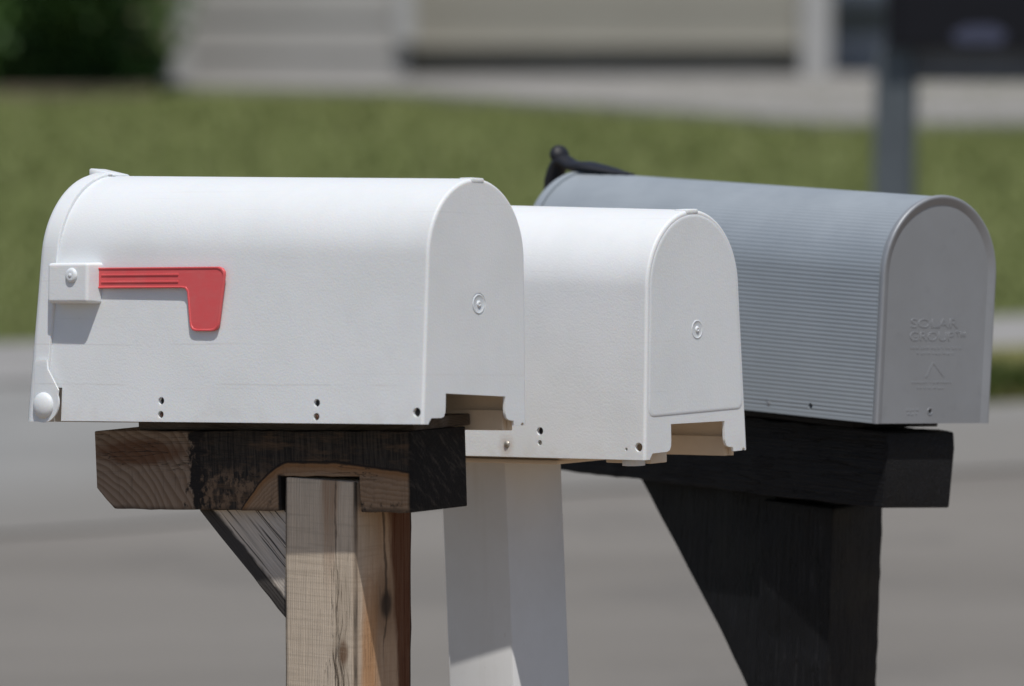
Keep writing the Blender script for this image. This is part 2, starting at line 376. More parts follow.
def cut(o, cutters, op='DIFFERENCE'):
    for c in cutters:
        c.parent = o.parent
        m = o.modifiers.new('cut', 'BOOLEAN'); m.operation = op; m.object = c; m.solver = 'EXACT'
    dg = bpy.context.evaluated_depsgraph_get(); dg.update()
    me = bpy.data.meshes.new_from_object(o.evaluated_get(dg), depsgraph=dg)
    o.modifiers.clear(); old = o.data; nm = old.name; o.data = me; bpy.data.meshes.remove(old); me.name = nm
    for c in cutters:
        cm = c.data; bpy.data.objects.remove(c); bpy.data.meshes.remove(cm)
def tmp(bm): return link('cutter', done(bm, 'cutter'))
def resmooth(o, ang, wn=True):
    me = o.data
    me.polygons.foreach_set('use_smooth', [True] * len(me.polygons)); me.set_sharp_from_angle(angle=R(ang))
    if wn:
        w = o.modifiers.new('wn', 'WEIGHTED_NORMAL'); w.keep_sharp = True
def lumber(bm, axis, bev, step=.02, amp=.0009, seed=0.):
    """bevels the sharp edges, slices the timber across and roughens it slightly"""
    es = [e for e in bm.edges if len(e.link_faces) == 2 and e.calc_face_angle(0) > R(30)]
    bmesh.ops.bevel(bm, geom=es, offset=bev, segments=2, affect='EDGES', profile=.6)
    ax = {'X': 0, 'Z': 2}[axis]
    lo = min(v.co[ax] for v in bm.verts); hi = max(v.co[ax] for v in bm.verts)
    nrm = Vector((0, 0, 0)); nrm[ax] = 1
    t = lo + step
    while t < hi - step * .5:
        pt = Vector((0, 0, 0)); pt[ax] = t
        bmesh.ops.bisect_plane(bm, geom=bm.verts[:] + bm.edges[:] + bm.faces[:], plane_co=pt, plane_no=nrm)
        t += step * random.uniform(.7, 1.2)
    for v in bm.verts:
        q = v.co * 38 + Vector((seed, 0, 0)); q2 = v.co * 150 + Vector((0, seed, 0))
        d = noise.noise_vector(q) * amp + noise.noise_vector(q2) * amp * .6
        d[ax] *= .6
        v.co += d
def text(body, size, depth, parent, name, mat, loc, width=None, bevel=.00009):
    """raised lettering lying on a face whose normal is local +x, reading along +y"""
    cu = bpy.data.curves.new(name, 'FONT'); cu.body = body; cu.size = size; cu.extrude = depth; cu.align_x = 'CENTER'; cu.align_y = 'CENTER'
    cu.bevel_depth = bevel; cu.bevel_resolution = 1
    o = bpy.data.objects.new(name, cu); COL.objects.link(o)
    dg = bpy.context.evaluated_depsgraph_get(); dg.update()
    me = bpy.data.meshes.new_from_object(o.evaluated_get(dg), depsgraph=dg)
    bpy.data.objects.remove(o); bpy.data.curves.remove(cu)
    k = width / (max(v.co.x for v in me.vertices) - min(v.co.x for v in me.vertices)) if width else 1
    for v in me.vertices: v.co = Vector((v.co.z, v.co.x * k, v.co.y))
    me.materials.clear(); me.name = name
    return link(name, me, mat, parent, loc)

# ------------------------------------------------------------------ white moulded mailboxes
def white_mailbox(root, W0, W1, H, L, mat, holes, corner_hole, notch, taper=0., knob_z=.13, flag=False, panel=False):
    bm = bmesh.new()
    rings = []
    for x, ins in ((-L, 0), (-L * .66, 0), (-L * .33, 0), (-.0034, 0), (-.0023, .0002), (-.0012, .0008), (-.0004, .0019), (0, .0034)):
        s = 1 + taper * (-x / L)
        rings.append([(x - (.065 * (.2 - z) if x < -L + .001 else 0), y * s, z * s) for y, z in arch(W0, W1, H, ins=ins)])
    loft(bm, rings)
    body = obj('body', bm, mat, root)
    cs = []
    b = bmesh.new(); box(b, -L + .007, -.003, -W1 / 2 + .0045, W1 / 2 - .0045, -.05, .017); cs.append(tmp(b))
    b = bmesh.new(); box(b, -L + .006, -.0032, -W1 / 2 + .011, W1 / 2 - .011, -.05, .044); cs.append(tmp(b))
    y1, y2, zt = notch
    b = bmesh.new()
    prism(b, [(-W1 / 2 + .008, -.01), (-W1 / 2 + .010, .0015), (-W1 / 2 + .0145, .0065), (y1 - .0075, .0068), (y1 - .0030, .0082), (y1 - .0006, .0125), (y1, .018), (y1, zt),
              (y2, zt - .0022), (y2, .0145), (y2 + .0008, .0105), (y2 + .0030, .0072), (y2 + .0070, .0054), (y2 + .015, .0048), (y2 + .018, -.01)], 'x', -.02, .02)
    cs.append(tmp(b))
    for x, z, r in holes + [corner_hole]:
        b = bmesh.new(); cyl(b, (x, -W1 / 2, z), r, .036, 'Y', 20); cs.append(tmp(b))
    b = bmesh.new(); cyl(b, (0, W1 / 2 - .0075, .0005), .0026, .03, 'X', 20); cs.append(tmp(b))
    # corner cut away round the hinge ear
    b = bmesh.new(); box(b, -L - .05, -L + .0125, -W1, W1, -.05, .036); cs.append(tmp(b))
    # counter-sunk rim round the knock-out on the back
    b = bmesh.new(); cyl(b, (0, .004, knob_z), .0118, .0016, 'X', 40); c2 = tmp(b); cs.append(c2)
    cut(body, cs); resmooth(body, 32)
    b = bmesh.new(); box(b, -L + .05, -.010, W1 / 2 - .0160, W1 / 2 - .0118, -.0055, .0435, .0008)
    box(b, -L + .05, -.014, W1 / 2 - .024, W1 / 2 - .0165, -.0055, .0160, .0008)
    obj('adapter_bracket', b, M['beige'], root, 35)
    # parts on the back wall
    b = bmesh.new()
    kx_ = .0009 if panel else 0.
    loft(b, [[(x + kx_, .004 + r * math.cos(a * math.pi / 20), knob_z + r * math.sin(a * math.pi / 20)) for a in range(40)]
             for x, r in ((-.001, .0108), (.0002, .0104), (.0005, .0095), (.0002, .0088), (-.0001, .0080), (-.0001, .0036), (.0009, .0031), (.0014, .0018), (.0005, .0008))])
    obj('knockout', b, mat, root, 40)
    b = bmesh.new()
    box(b, -.017, .0004, -.011, .011, H - .005, H + .0009, .0016)
    obj('top_tab', b, mat, root, 40)
    if panel:
        b = bmesh.new()
        def pl(ins, zb, rc):
            q = [(y, max(z, zb)) for y, z in arch(W0 - 2 * ins, W1 - 2 * ins, H - ins) if z > zb + rc]
            yl = q[0][0]; yr = q[-1][0]
            lo = [(yr - rc + rc * math.cos(a), zb + rc - rc * math.sin(a)) for a in (0, .5, 1.05, math.pi / 2)]
            lo += [(yl + rc - rc * math.sin(a), zb + rc - rc * math.cos(a)) for a in (0, .5, 1.05, math.pi / 2)]
            return q + lo
        loft(b, [[(x, y, z) for y, z in pl(i, zb, .008)] for x, i, zb in ((-.002, .0050, .046), (.0001, .0052, .0462), (.0006, .0062, .0472), (.0008, .0085, .0495))])
        obj('raised_panel', b, mat, root, 35, wn=True)
    # hinged front door with its ears
    Wd0, Wd1, Hd = W0 + .007, W1 + .007, H + .0045
    s = 1 + taper
    b = bmesh.new()
    loft(b, [[(x, y * s, z * s - .001) for y, z in arch(Wd0, Wd1, Hd, ins=i)] for x, i in ((-L + .004, .0015), (-L + .003, 0), (-L - .014, 0), (-L - .019, .0012), (-L - .0225, .004), (-L - .0245, .010))])
    KS = .065
    for sg in (-1, 1):
        yo = sg * (Wd1 * s / 2)
        cxx, czz, rr = -L - .0075 + KS * .18, .0185, .0205
        ear = [(-L - .0130, .066), (-L + .0038, .066), (-L + .0060, .056), (-L + .0122 + KS * .165, .0335)]
        ear += [(cxx + rr * math.cos(a), czz + rr * math.sin(a)) for a in [R(v) for v in range(28, -125, -9)]]
        ear += [(-L - .021 + KS * .19, .006)]
        prism(b, ear, 'y', yo - sg * .001, yo + sg * .0012)
    for v in b.verts: v.co.x -= KS * (.2 - v.co.z)
    door = obj('door', b, mat, root, 32, wn=True)
    for sg in (-1, 1):
        b = bmesh.new(); dome(b, (-L - .0085, sg * (Wd1 * s / 2 + .0008), .0165), .0145, .0065, sg)
        obj('hinge_boss', b, mat, door, 60)
    b = bmesh.new()
    box(b, -L - .020, -L + .016, -.014, .014, Hd * s - .006, Hd * s + .0035, .002)
    for v in b.verts:
        if v.co.z > Hd * s: v.co.z -= max(0, (v.co.x + L + .012)) * .24
    obj('latch_tab', b, mat, door, 40)
    return body

MB1 = dict(W0=.168, W1=.180, H=.2585, L=.505)
box1 = thing('mailbox', 'white plastic mailbox with a red flag on its side, on the weathered wooden post', 'mailbox', (-.0385, 6.9, .9984), (-.0756, -.0445, -.6432), 'mailboxes along the kerb')
white_mailbox(box1, mat=M['white1'], taper=.040, knob_z=.127, holes=[(-.353, .0225, .0042), (-.141, .0215, .0042), (-.353, .0078, .0040), (-.141, .0070, .0040)], corner_hole=(-.0085, .0125, .0050), notch=(-.0513, .052, .0325), **MB1)
for x, z in ((-.353, .0078), (-.141, .0070)):
    b = bmesh.new(); dome(b, (x, -.0885, z), .0030, .0022, -1, 16, 4)
    obj('screw', b, M['rust'], box1, 50)
for x, z in ((-.353, .0225), (-.141, .0215), (-.0085, .0125)):
    b = bmesh.new(); cyl(b, (x, -.0860, z), .0041, .0012, 'Y', 18)  # dark disc set inside the cut hole to paint its shade
    obj('hole_shade_disc', b, M['holes'], box1)
# flag bracket, pivot and flag on the near wall
def wall_y(z): return -(.180 + (.168 - .180) * min(1, z / .178)) / 2 * 1.012
b = bmesh.new()
yb = wall_y(.146)
box(b, -.5035, -.440, yb - .0225, yb + .003, .1265, .1715)
for v in b.verts:                       # drafted sides, rounded corners
    if v.co.y < yb - .01:
        v.co.x += .0025 if v.co.x < -.47 else -.0045
        v.co.z += .0012 if v.co.z < .145 else -.0010
bmesh.ops.bevel(b, geom=[e for e in b.edges if min(v.co.y for v in e.verts) < yb - .01], offset=.0034, segments=4, affect='EDGES', profile=.5)
obj('flag_bracket', b, M['white1'], box1, 32, wn=True)
b = bmesh.new()
dome(b, (-.4665, yb - .0223, .1570), .0082, .0032, -1, 28, 6, .55)
dome(b, (-.4665, yb - .0251, .1570), .0026, .0014, -1, 16, 4)
obj('pivot_bolt', b, M['white1'], box1, 40)
def flag_outline(i=0.):
    p = [(-.446 + i, .1612 - i), (-.2745 - i, .1612 - i)]
    p += [(-.2695 - i, .1595 - i), (-.2665 - i, .1560 - i), (-.2662 - i, .1520 - i)]
    p += [(-.2735 - i, .1010 + i * .6), (-.2750 - i, .0965 + i), (-.2785 - i, .0935 + i), (-.2830 - i, .0925 + i)]
    p += [(-.3060 + i, .0925 + i), (-.3105 + i, .0938 + i), (-.3130 + i, .0968 + i), (-.3140 + i, .1010 + i)]
    p += [(-.3178 + i, .1340 + i), (-.3205 + i * .6, .1378 + i), (-.3260, .1386 + i), (-.446 + i, .1386 + i)]
    return [(px_, pz_ + .0045) for px_, pz_ in p]
b = bmesh.new()
yf = wall_y(.125)
loft(b, [[(x, y, z) for x, z in flag_outline(i)] for y, i in ((yf - .0030, .0012), (yf - .0034, 0.), (yf - .0058, 0.), (yf - .0064, .0004), (yf - .0066, .0011), (yf - .0064, .0018), (yf - .0057, .0022))])
for zz in (.1575, .1500):
    box(b, -.438, -.330, yf - .0066, yf - .0052, zz - .0010, zz + .0010, .0005)
flag = obj('flag', b, M['red'], box1, 30, wn=True)

box2 = thing('mailbox', 'plain white plastic mailbox with a raised back panel, in the middle on the white post', 'mailbox', (.2023, 7.2, .9392), (-.0135, -.0345, -.6484), 'mailboxes along the kerb')
white_mailbox(box2, W0=.1735, W1=.1930, H=.2685, L=.500, mat=M['white2'], taper=.040, knob_z=.1375, holes=[(-.142, .0290, .0044), (-.142, .0162, .0030), (-.025, .0115, .0018)], corner_hole=(-.0085, .0140, .0050), notch=(-.047, .054, .0365), panel=True)
b = bmesh.new(); dome(b, (-.187, -.0962, .0135), .0042, .0034, -1, 18, 5)
obj('nail', b, M['galv'], box2, 50)
b = bmesh.new(); cyl(b, (-.142, -.0908, .0290), .0043, .0012, 'Y', 18)  # dark disc in place of the shade within this hole
obj('hole_shade_disc', b, M['holes'], box2)
b = bmesh.new(); dome(b, (-.142, -.0938, .0162), .0029, .0008, -1, 14, 3)
obj('screw', b, M['galv'], box2, 50)
b = bmesh.new(); cyl(b, (-.030, -.076, -.0025), .0125, .010, 'Z', 28)
obj('base_boss', b, M['white2'], box2, 40)
b = bmesh.new(); box(b, -.075, -.014, -.066, -.036, -.0060, .0165, .0010)
obj('adapter_foot', b, M['beige'], box2, 35)

# ------------------------------------------------------------------ grey ribbed steel mailbox
box3 = thing('mailbox', 'grey ribbed metal mailbox with a black latch on top, on the black post', 'mailbox', (.4801, 7.55, .9436), (-.0549, .0107, -.8364), 'mailboxes along the kerb')
W, H3, L3 = .1815, .2605, .592
def ribbed(W, H, pitch=.0048, dep=.00036):
    zs = H - W / 2; r = W / 2
    tot = 2 * zs + math.pi * r
    n = int(tot / pitch) * 4
    out = []
    for i in range(n + 1):
        s = tot * i / n; o = dep * (1 if i % 4 in (0, 1) else 0) - dep
        if s < .003 or s > tot - .003: o = 0
        if s < zs: p = (-r - o, s)
        elif s > tot - zs: p = (r + o, tot - s)
        else:
            a = (s - zs) / r; p = (-(r + o) * math.cos(a), zs + (r + o) * math.sin(a))
        out.append(p)
    return out
b = bmesh.new()
pr = ribbed(W, H3); pi_ = [(y * (1 - .0022 / W), z * (H3 - .0011) / H3) for y, z in pr]
loft(b, [[(x, y * k, z * (1 + (k - 1) * .6)) for y, z in pr] for x, k in ((-L3, 1), (-L3 * .5, 1), (-.0045, 1), (-.0038, .984), (.0001, .984))])
body3 = obj('body', b, M['grey'], box3)
cs = []
c = bmesh.new(); box(c, -L3 + .004, -.004, -W / 2 + .0025, W / 2 - .0025, -.05, .004); cs.append(tmp(c))
for x, z, r in ((-.1740, .0105, .0036), (-.1050, .0125, .0034)):
    c = bmesh.new(); cyl(c, (x, -W / 2, z), r, .02, 'Y', 18); cs.append(tmp(c))
cut(body3, cs); resmooth(body3, 40, False)
# screwed rivet filling the left hole
b = bmesh.new(); dome(b, (-.1740, -W / 2 + .0008, .0105), .0034, .0012, -1, 16, 4)
obj('rivet', b, M['greycap'], box3, 50)
# back cap: panel, rolled rim, embossing
b = bmesh.new()
loft(b, [[(x, y, z) for y, z in arch(W + .0022, W + .0022, H3 + .0011, 48, i)] for x, i in ((.0002, .0), (.0006, 0.), (.0016, .0006))])
cap = obj('back_cap', b, M['greycap'], box3, 35, wn=True)
b = bmesh.new()
po = arch(W + .0040, W + .0040, H3 + .0020, 48)
sect = ((-.0016, .0022), (-.0014, .0004), (.0006, 0.), (.0034, .0001), (.0046, .0009), (.0050, .0022), (.0046, .0040), (.0034, .0068), (.0020, .0108), (.0008, .0130), (-.0012, .0130))
rr = []
for k, (y, z) in enumerate(po):          # sweep the rolled section along the arch
    y0, z0 = po[max(k - 1, 0)]; y1, z1 = po[min(k + 1, len(po) - 1)]
    ny, nz = (z1 - z0), -(y1 - y0); ll = math.hypot(ny, nz); ny, nz = ny / ll, nz / ll
    rr.append([(sx, y + ny * sd, z + nz * sd) for sx, sd in sect])
loft(b, rr)
obj('rolled_rim', b, M['greycap'], cap, 50)
FX = .0017
S = 1 / 644.; SZ = 1 / 868.
def fp(px, py): return (FX, (px - 931) * S, (422 - py) * SZ)
text('SOLAR', .0150, .00016, cap, 'embossed_lettering', M['greycap'], fp(929, 322.5), .078)
text('GROUP\u2122', .0150, .00016, cap, 'embossed_lettering', M['greycap'], fp(934, 335.5), .092)
b = bmesh.new()
def dash(px0, px1, py, h):
    a = fp(px0, py); c_ = fp(px1, py)
    box(b, FX - .0003, FX + .00018, a[1], c_[1], a[2] - h / 2, a[2] + h / 2, .0002)
rnd = random.Random(3)
for py, x0, x1, hh in ((346.5, 905, 960, .0030), (352, 912, 952, .0024), (381, 908, 950, .0024), (386.5, 914, 944, .0022), (408.5, 904, 917, .0030), (412.5, 905, 916, .0026)):
    x = x0; b = bmesh.new()
    while x < x1:
        w = rnd.choice((1.6, 2.2, 3.0)); dash(x, min(x + w, x1), py + rnd.uniform(-.3, .3), hh); x += w + rnd.choice((.9, 1.1, 2.2))
    obj('embossed_line', b, M['greycap'], cap)
b = bmesh.new()
for (xa, ya, xb, yb_) in ((923, 376, 930, 361), (930, 361, 942, 375)):   # chevron mark
    A = Vector(fp(xa, ya)); B = Vector(fp(xb, yb_)); d = (B - A).normalized(); n_ = Vector((0, -d.z, d.y)) * .0012
    va = [A + n_, B + n_, B - n_, A - n_]
    prism(b, [(p.y, p.z) for p in va], 'x', FX - .0003, FX + .0002 + (.00004 if xa > 925 else 0))
obj('embossed_chevron', b, M['greycap'], cap)
b = bmesh.new()
loft(b, [[(x, .0 - 2 * S + r * math.cos(a * math.pi / 10), 12 * SZ + r * math.sin(a * math.pi / 10)) for a in range(20)] for x, r in ((FX - .0004, .0044), (FX + .0005, .0040), (FX + .0004, .0030), (FX - .0004, .0022))])
obj('punched_dimple', b, M['greycap'], cap, 40)
b = bmesh.new(); cyl(b, (FX, -2 * S - .0004, 12 * SZ + .0006), .0019, .0012, 'X', 16)  # dark disc on the cap, painting the shade of a small hole
obj('pin_hole_shade', b, M['holes'], cap)
# front door with rim and black latch
b = bmesh.new()
loft(b, [[(x, y, z) for y, z in arch(W + .004, W + .004, H3 + .002, 48, i)] for x, i in ((-L3 - .0015, .0), (-L3 - .0125, .0), (-L3 - .015, .001), (-L3 - .016, .004))])
door3 = obj('door', b, M['grey'], box3, 35, wn=True)
b = bmesh.new()
secs = [(-.6600, H3 - .036, .009, .004), (-.6615, H3 - .028, .011, .0075), (-.6590, H3 - .014, .013, .0090), (-.6545, H3 - .001, .013, .0092), (-.6500, H3 + .0065, .013, .0090), (-.6450, H3 + .0110, .0130, .0085),
        (-.6390, H3 + .0115, .0130, .0078), (-.6310, H3 + .0085, .0140, .0070), (-.6220, H3 + .0062, .016, .0068), (-.608, H3 + .0062, .020, .0062), (-.597, H3 + .0068, .023, .0066), (-.580, H3 + .0056, .022, .0054), (-.560, H3 + .0040, .019, .0042), (-.540, H3 + .0022, .013, .0026), (-.520, H3 + .0012, .006, .0014)]
rr = []
for k, (u, z, wy, hz) in enumerate(secs):
    u0, z0 = secs[max(k - 1, 0)][:2]; u1, z1 = secs[min(k + 1, len(secs) - 1)][:2]
    d = Vector((u1 - u0, 0, z1 - z0)).normalized(); nn = Vector((-d.z, 0, d.x))
    rr.append([Vector((u, 0, z)) + nn * (hz * math.sin(a * math.pi / 10)) + Vector((0, wy * math.cos(a * math.pi / 10), 0)) for a in range(20)])
loft(b, rr)
lat = obj('door_latch', b, M['black'], door3, 60)
b = bmesh.new()
bmesh.ops.create_uvsphere(b, u_segments=20, v_segments=12, radius=1, matrix=Matrix.Translation((-.6500, 0, H3 + .0185)) @ Matrix.Rotation(R(-20), 4, 'Y') @ Matrix.Diagonal((.0098, .0135, .0125, 1)))
obj('knob', b, M['black'], lat, 60)

# ------------------------------------------------------------------ posts
def frame_of(o): return Matrix.Translation(o.location) @ o.rotation_euler.to_matrix().to_4x4()
def into(o, mw, root):
    """place a part given in world space under its post"""
    m = (Matrix.Translation(root.location) @ root.rotation_euler.to_matrix().to_4x4()).inverted() @ mw
    o.location = m.to_translation(); o.rotation_euler = m.to_euler()
T = .0955
# weathered wooden post
F1 = Matrix.Translation(box1.location) @ Euler((-.012, -.050, -.6432)).to_matrix().to_4x4()
post1_xy = F1 @ Vector((-.170, 0, 0))
post1 = thing('mailbox_post', 'weathered brown wooden post with blackened arm under the white mailbox with the flag', 'post', (post1_xy.x, post1_xy.y, 0), (0, 0, -.6432), 'posts carrying the mailboxes')
b = bmesh.new()
prism(b, [(-.485, -.0045), (-.050, -.0045), (-.050, -.0895), (-.1195, -.0895), (-.1195, -.0525), (-.2270, -.0525), (-.2270, -.0895), (-.459, -.0895), (-.485, -.067)], 'y', -T / 2, T / 2)
lumber(b, 'X', .0018, .014, .0013, 1.)
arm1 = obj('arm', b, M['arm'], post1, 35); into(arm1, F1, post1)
b = bmesh.new(); box(b, -.430, -.052, -.038, .060, -.0040, .0085); lumber(b, 'X', .0015, .03, .0008, 4.)
o = obj('mounting_board', b, M['board'], post1, 35); into(o, F1, post1)
ztop = (F1 @ Vector((-.17, 0, -.0550))).z
b = bmesh.new(); box(b, -T / 2, T / 2, -T / 2 - .0006, T / 2, -.3, ztop); lumber(b, 'Z', .0016, .025, .0008, 2.)
obj('post', b, M['post'], post1, 35)
# knee brace: prism in its own frame, grain along x
b = bmesh.new()
Lb = .1455 * math.sqrt(2)
prism(b, [(0, 0), (Lb, 0), (Lb - .0, .001), (Lb / 2 + .002, Lb / 2), (Lb / 2 - .002, Lb / 2), (0, .001)], 'y', -.040, .030)
for v in b.verts:                        # wane along the lower edge
    if v.co.z < .0005 and v.co.y < 0: v.co.y += .004
lumber(b, 'X', .0014, .02, .0007, 3.)
br = obj('brace', b, M['brace'], post1, 35)
into(br, F1 @ Matrix.Translation((-.3490, 0, -.0905)) @ Matrix.Rotation(R(45), 4, 'Y'), post1)

# white square post
a2 = .715
post2 = thing('mailbox_post', 'smooth square white post under the middle white mailbox', 'post', (-.0134, 7.380, 0), (0, 0, -a2), 'posts carrying the mailboxes')
b = bmesh.new()
box(b, -.0485, .0485, -.0485, .0485, -.3, .9385, .0035)
for v in b.verts:
    q = .94 - v.co.z; v.co.x += .0290 * q; v.co.y += .0255 * q
obj('post', b, M['vinyl'], post2, 40)
b = bmesh.new(); F2 = frame_of(box2)
box(b, -.345, -.135, -.050, .085, -.0055, .030, .002); box(b, -.315, -.150, -.055, .090, -.0105, -.006, .0015)
o = obj('mounting_plate', b, M['beige'], post2, 40); into(o, F2, post2)

# black timber post
F3 = frame_of(box3)
c3 = F3 @ Vector((-.235, .0, 0))
post3 = thing('mailbox_post', 'black painted timber post with arm and diagonal brace under the grey mailbox', 'post', (.3395, 7.72, 0), (0, R(2.1), R(-38)), 'posts carrying the mailboxes')
b = bmesh.new(); box(b, -.051, .051, -.051, .051, -.3, .8400); lumber(b, 'Z', .0022, .012, .0015, 5.)
obj('post', b, M['blk_z'], post3, 35)
b = bmesh.new(); prism(b, [(-.615, -.011), (-.016, -.011), (-.012, -.030), (-.015, -.099), (-.615, -.099)], 'y', -.055, .055); lumber(b, 'X', .0025, .013, .0016, 6.)
o = obj('arm', b, M['blk_x'], post3, 35); into(o, F3, post3)
b = bmesh.new(); box(b, -.59, -.055, -.070, .070, -.0085, .003); lumber(b, 'X', .0015, .04, .0009, 9.)
o = obj('mounting_board', b, M['blk_x'], post3, 35); into(o, F3, post3)
b = bmesh.new()
prism(b, [(-.452, -.0995), (-.22, -.0995), (-.22, -.370), (-.30, -.2685)], 'y', -.026, .040)
lumber(b, 'Z', .0020, .02, .0011, 7.)
o = obj('brace', b, M['blk_z'], post3, 35); into(o, F3, post3)

# ------------------------------------------------------------------ ground, road, pavements
def asphalt():
    t = NT('worn asphalt')
    co = t.co
    big = t.noise(t.map(scale=(.25, .9, 1), rot=(0, 0, R(-28))), 1.0, 5, .6); ag = t.noise(co, 90., 4, .75)
    c = t.mix(t.ramp(big, .3, .7), (.182, .168, .150), (.225, .209, .188))
    c = t.mix(t.ramp(ag, .42, .68, 0, .45), c, (.11, .104, .096))
    pt = t.ramp(t.noise(co, 1.1, 5, .65), .53, .63, 0, .5)
    c = t.mix(pt, c, (.15, .14, .128))
    return t.fin(c, .9, t.bump(ag, .6, .006), .25)
def concrete(name, a, b_):
    t = NT(name)
    big = t.noise(t.co, 1.1, 6, .65); sm = t.noise(t.co, 60., 4, .7)
    c = t.mix(t.ramp(big, .3, .7), a, b_)
    c = t.mix(t.ramp(sm, .5, .75, 0, .3), c, tuple(v * .7 for v in a))
    return t.fin(c, .88, t.bump(sm, .35, .004), .25)
def grass(name, a, b_, dry, dscale=.9):
    t = NT(name)
    big = t.noise(t.co, dscale, 4, .6); mid = t.noise(t.co, 9., 5, .7); sm = t.noise(t.map(scale=(1, 1, .3)), 120., 3, .7)
    c = t.mix(t.ramp(mid, .3, .7), a, b_)
    c = t.mix(t.ramp(big, .42, .72, 0, .30), c, dry)
    c = t.mix(t.ramp(sm, .45, .75, 0, .35), c, tuple(v * .5 for v in a))
    return t.fin(c, .85, t.bump(sm, .4, .01), .2)
M['asphalt'] = asphalt()
def gutter():
    m = concrete('apron concrete', (.225, .224, .216), (.270, .268, .258))
    t = NT.__new__(NT); t.m = m; t.t = m.node_tree
    b = next(n for n in t.t.nodes if n.type == 'BSDF_PRINCIPLED'); src = b.inputs['Base Color'].links[0].from_socket
    t.co = next(n for n in t.t.nodes if n.type == 'TEX_COORD').outputs['Object']
    x, y, z = t.xyz()
    d = t.mt('ADD', t.mt('MULTIPLY', t.mt('ADD', x, .97), -.632), t.mt('MULTIPLY', t.mt('SUBTRACT', y, 15.5), .775))
    d = t.mt('ADD', d, t.mt('MULTIPLY_ADD', t.noise(t.co, .9, 5, .65), 1.6, -.8))
    t.l(t.mix(t.ramp(d, 2.1, -.1, 0, .85), src, (.200, .188, .170)), b.inputs['Base Color'])
    return m
M['gutter'] = gutter()
M['walk'] = concrete('pavement concrete', (.255, .248, .240), (.305, .297, .288))
M['verge'] = concrete('dry tan dirt', (.205, .152, .105), (.25, .19, .135))
M['lawn'] = grass('mown lawn', (.136, .160, .054), (.143, .168, .057), (.160, .165, .066))
M['park'] = grass('parkway grass', (.13, .135, .040), (.20, .185, .070), (.24, .20, .085))
M['field'] = grass('rough grass ground', (.10, .105, .04), (.13, .125, .055), (.18, .15, .08), .3)
def sheet(poly, z=0., nx=0):
    bm = bmesh.new(); bm.faces.new([bm.verts.new((x, y, z)) for x, y in poly]); return bm
struct('ground', sheet([(-900, -900), (900, -900), (900, 900), (-900, 900)], -.02), M['field'])
struct('verge', sheet([(-30, -30), (30, -30), (30, 28.3), (1.4, 10.2), (0, 9.0), (-1.2, 8.2), (-30, -10.6)], -.006), M['verge'])
G = [(-26, -.2), (-.97, 15.5), (.22, 16.47), (1.21, 16.95), (30, 30.4)]
struct('road', sheet([(-26, -8.0), (-1.2, 8.2), (0, 9.0), (1.4, 10.2), (30, 28.3)] + list(reversed(G)), 0.), M['asphalt'])
struct('gutter', sheet([(-26, -.2), (-.97, 15.5), (.22, 16.47), (1.21, 16.95), (30, 30.4), (30, 33.2), (1.41, 19.0), (.3, 18.4), (.3, 20.75), (-1.68, 19.9), (-26, 8.5)], .006), M['gutter'])
# pavement and the grass parkway strip in front of it
b = bmesh.new(); prism(b, [(-26, 7.7), (-1.64, 19.5), (1.54, 20.77), (30, 35.4), (30, 36.9), (1.65, 22.24), (-1.64, 21.02), (-26, 9.4)], 'z', -.05, .03)
struct('pavement', b, M['walk'])
b = bmesh.new(); prism(b, [(.3, 18.48), (1.42, 19.08), (30, 33.3), (30, 35.37), (1.54, 20.76), (.3, 20.25)], 'z', -.05, .04)
struct('parkway', b, M['park'])
# sloping lawn
def lawn_edge(x): return 21.02 + (x + 1.64) * .371
def lawn_z(x, y):
    s = max(0., min(1., (y - lawn_edge(x)) / 12.))
    return .025 + .365 * s + .012 * noise.noise(Vector((x * .7, y * .7, 0)))
b = bmesh.new()
NX, NY = 70, 60; rows = []
for j in range(NY + 1):
    row = []
    for i in range(NX + 1):
        x = -13 + 26 * i / NX; e = lawn_edge(x); y = e + (40 - e) * j / NY
        row.append(b.verts.new((x, y, lawn_z(x, y))))
    rows.append(row)
for j in range(NY):
    for i in range(NX): b.faces.new((rows[j][i], rows[j][i + 1], rows[j + 1][i + 1], rows[j + 1][i]))
struct('lawn', b, M['lawn'], 60)
def blades(n, fx, fy, fz, h, w):
    bm = bmesh.new()
    for _ in range(n):
        x = fx(); y = fy(x); z = fz(x, y)
        a = random.uniform(0, 6.28); hh = h * random.uniform(.5, 1.3); ww = w * random.uniform(.6, 1.3)
        dx, dy = math.cos(a) * ww, math.sin(a) * ww; lx, ly = random.gauss(0, hh * .4), random.gauss(0, hh * .4)
        bm.faces.new((bm.verts.new((x - dx, y - dy, z - .004)), bm.verts.new((x + dx, y + dy, z - .004)), bm.verts.new((x + lx, y + ly, z + hh))))
    return bm
def leaf(name, a, b_, c_):
    t = NT(name)
    g = t.n('ShaderNodeNewGeometry').outputs['Random Per Island']
    c = t.mix(g, a, b_); c = t.mix(t.ramp(t.mt('FRACT', t.mt('MULTIPLY', g, 37.)), .75, 1., 0, 1), c, c_)
    return t.fin(c, .55, None, .3)
M['blade'] = leaf('grass blades', (.138, .163, .050), (.150, .175, .056), (.178, .176, .078))
M['tuft'] = leaf('kerb grass blades', (.045, .075, .014), (.08, .115, .024), (.16, .14, .05))
b = blades(42000, lambda: random.uniform(-3.6, 3.6), lambda x: lawn_edge(x) + 11.5 * random.random() ** 1.15, lawn_z, .045, .008)
stuff(obj('lawn_grass', b, M['blade']), 'short mown grass blades on the lawn before the house', 'grass')
def kx(): return random.uniform(.35, 3.4)
b = blades(6500, kx, lambda x: 18.47 + (x - .3) * .535 + abs(random.gauss(0, .14)), lambda x, y: .03, .085, .008)
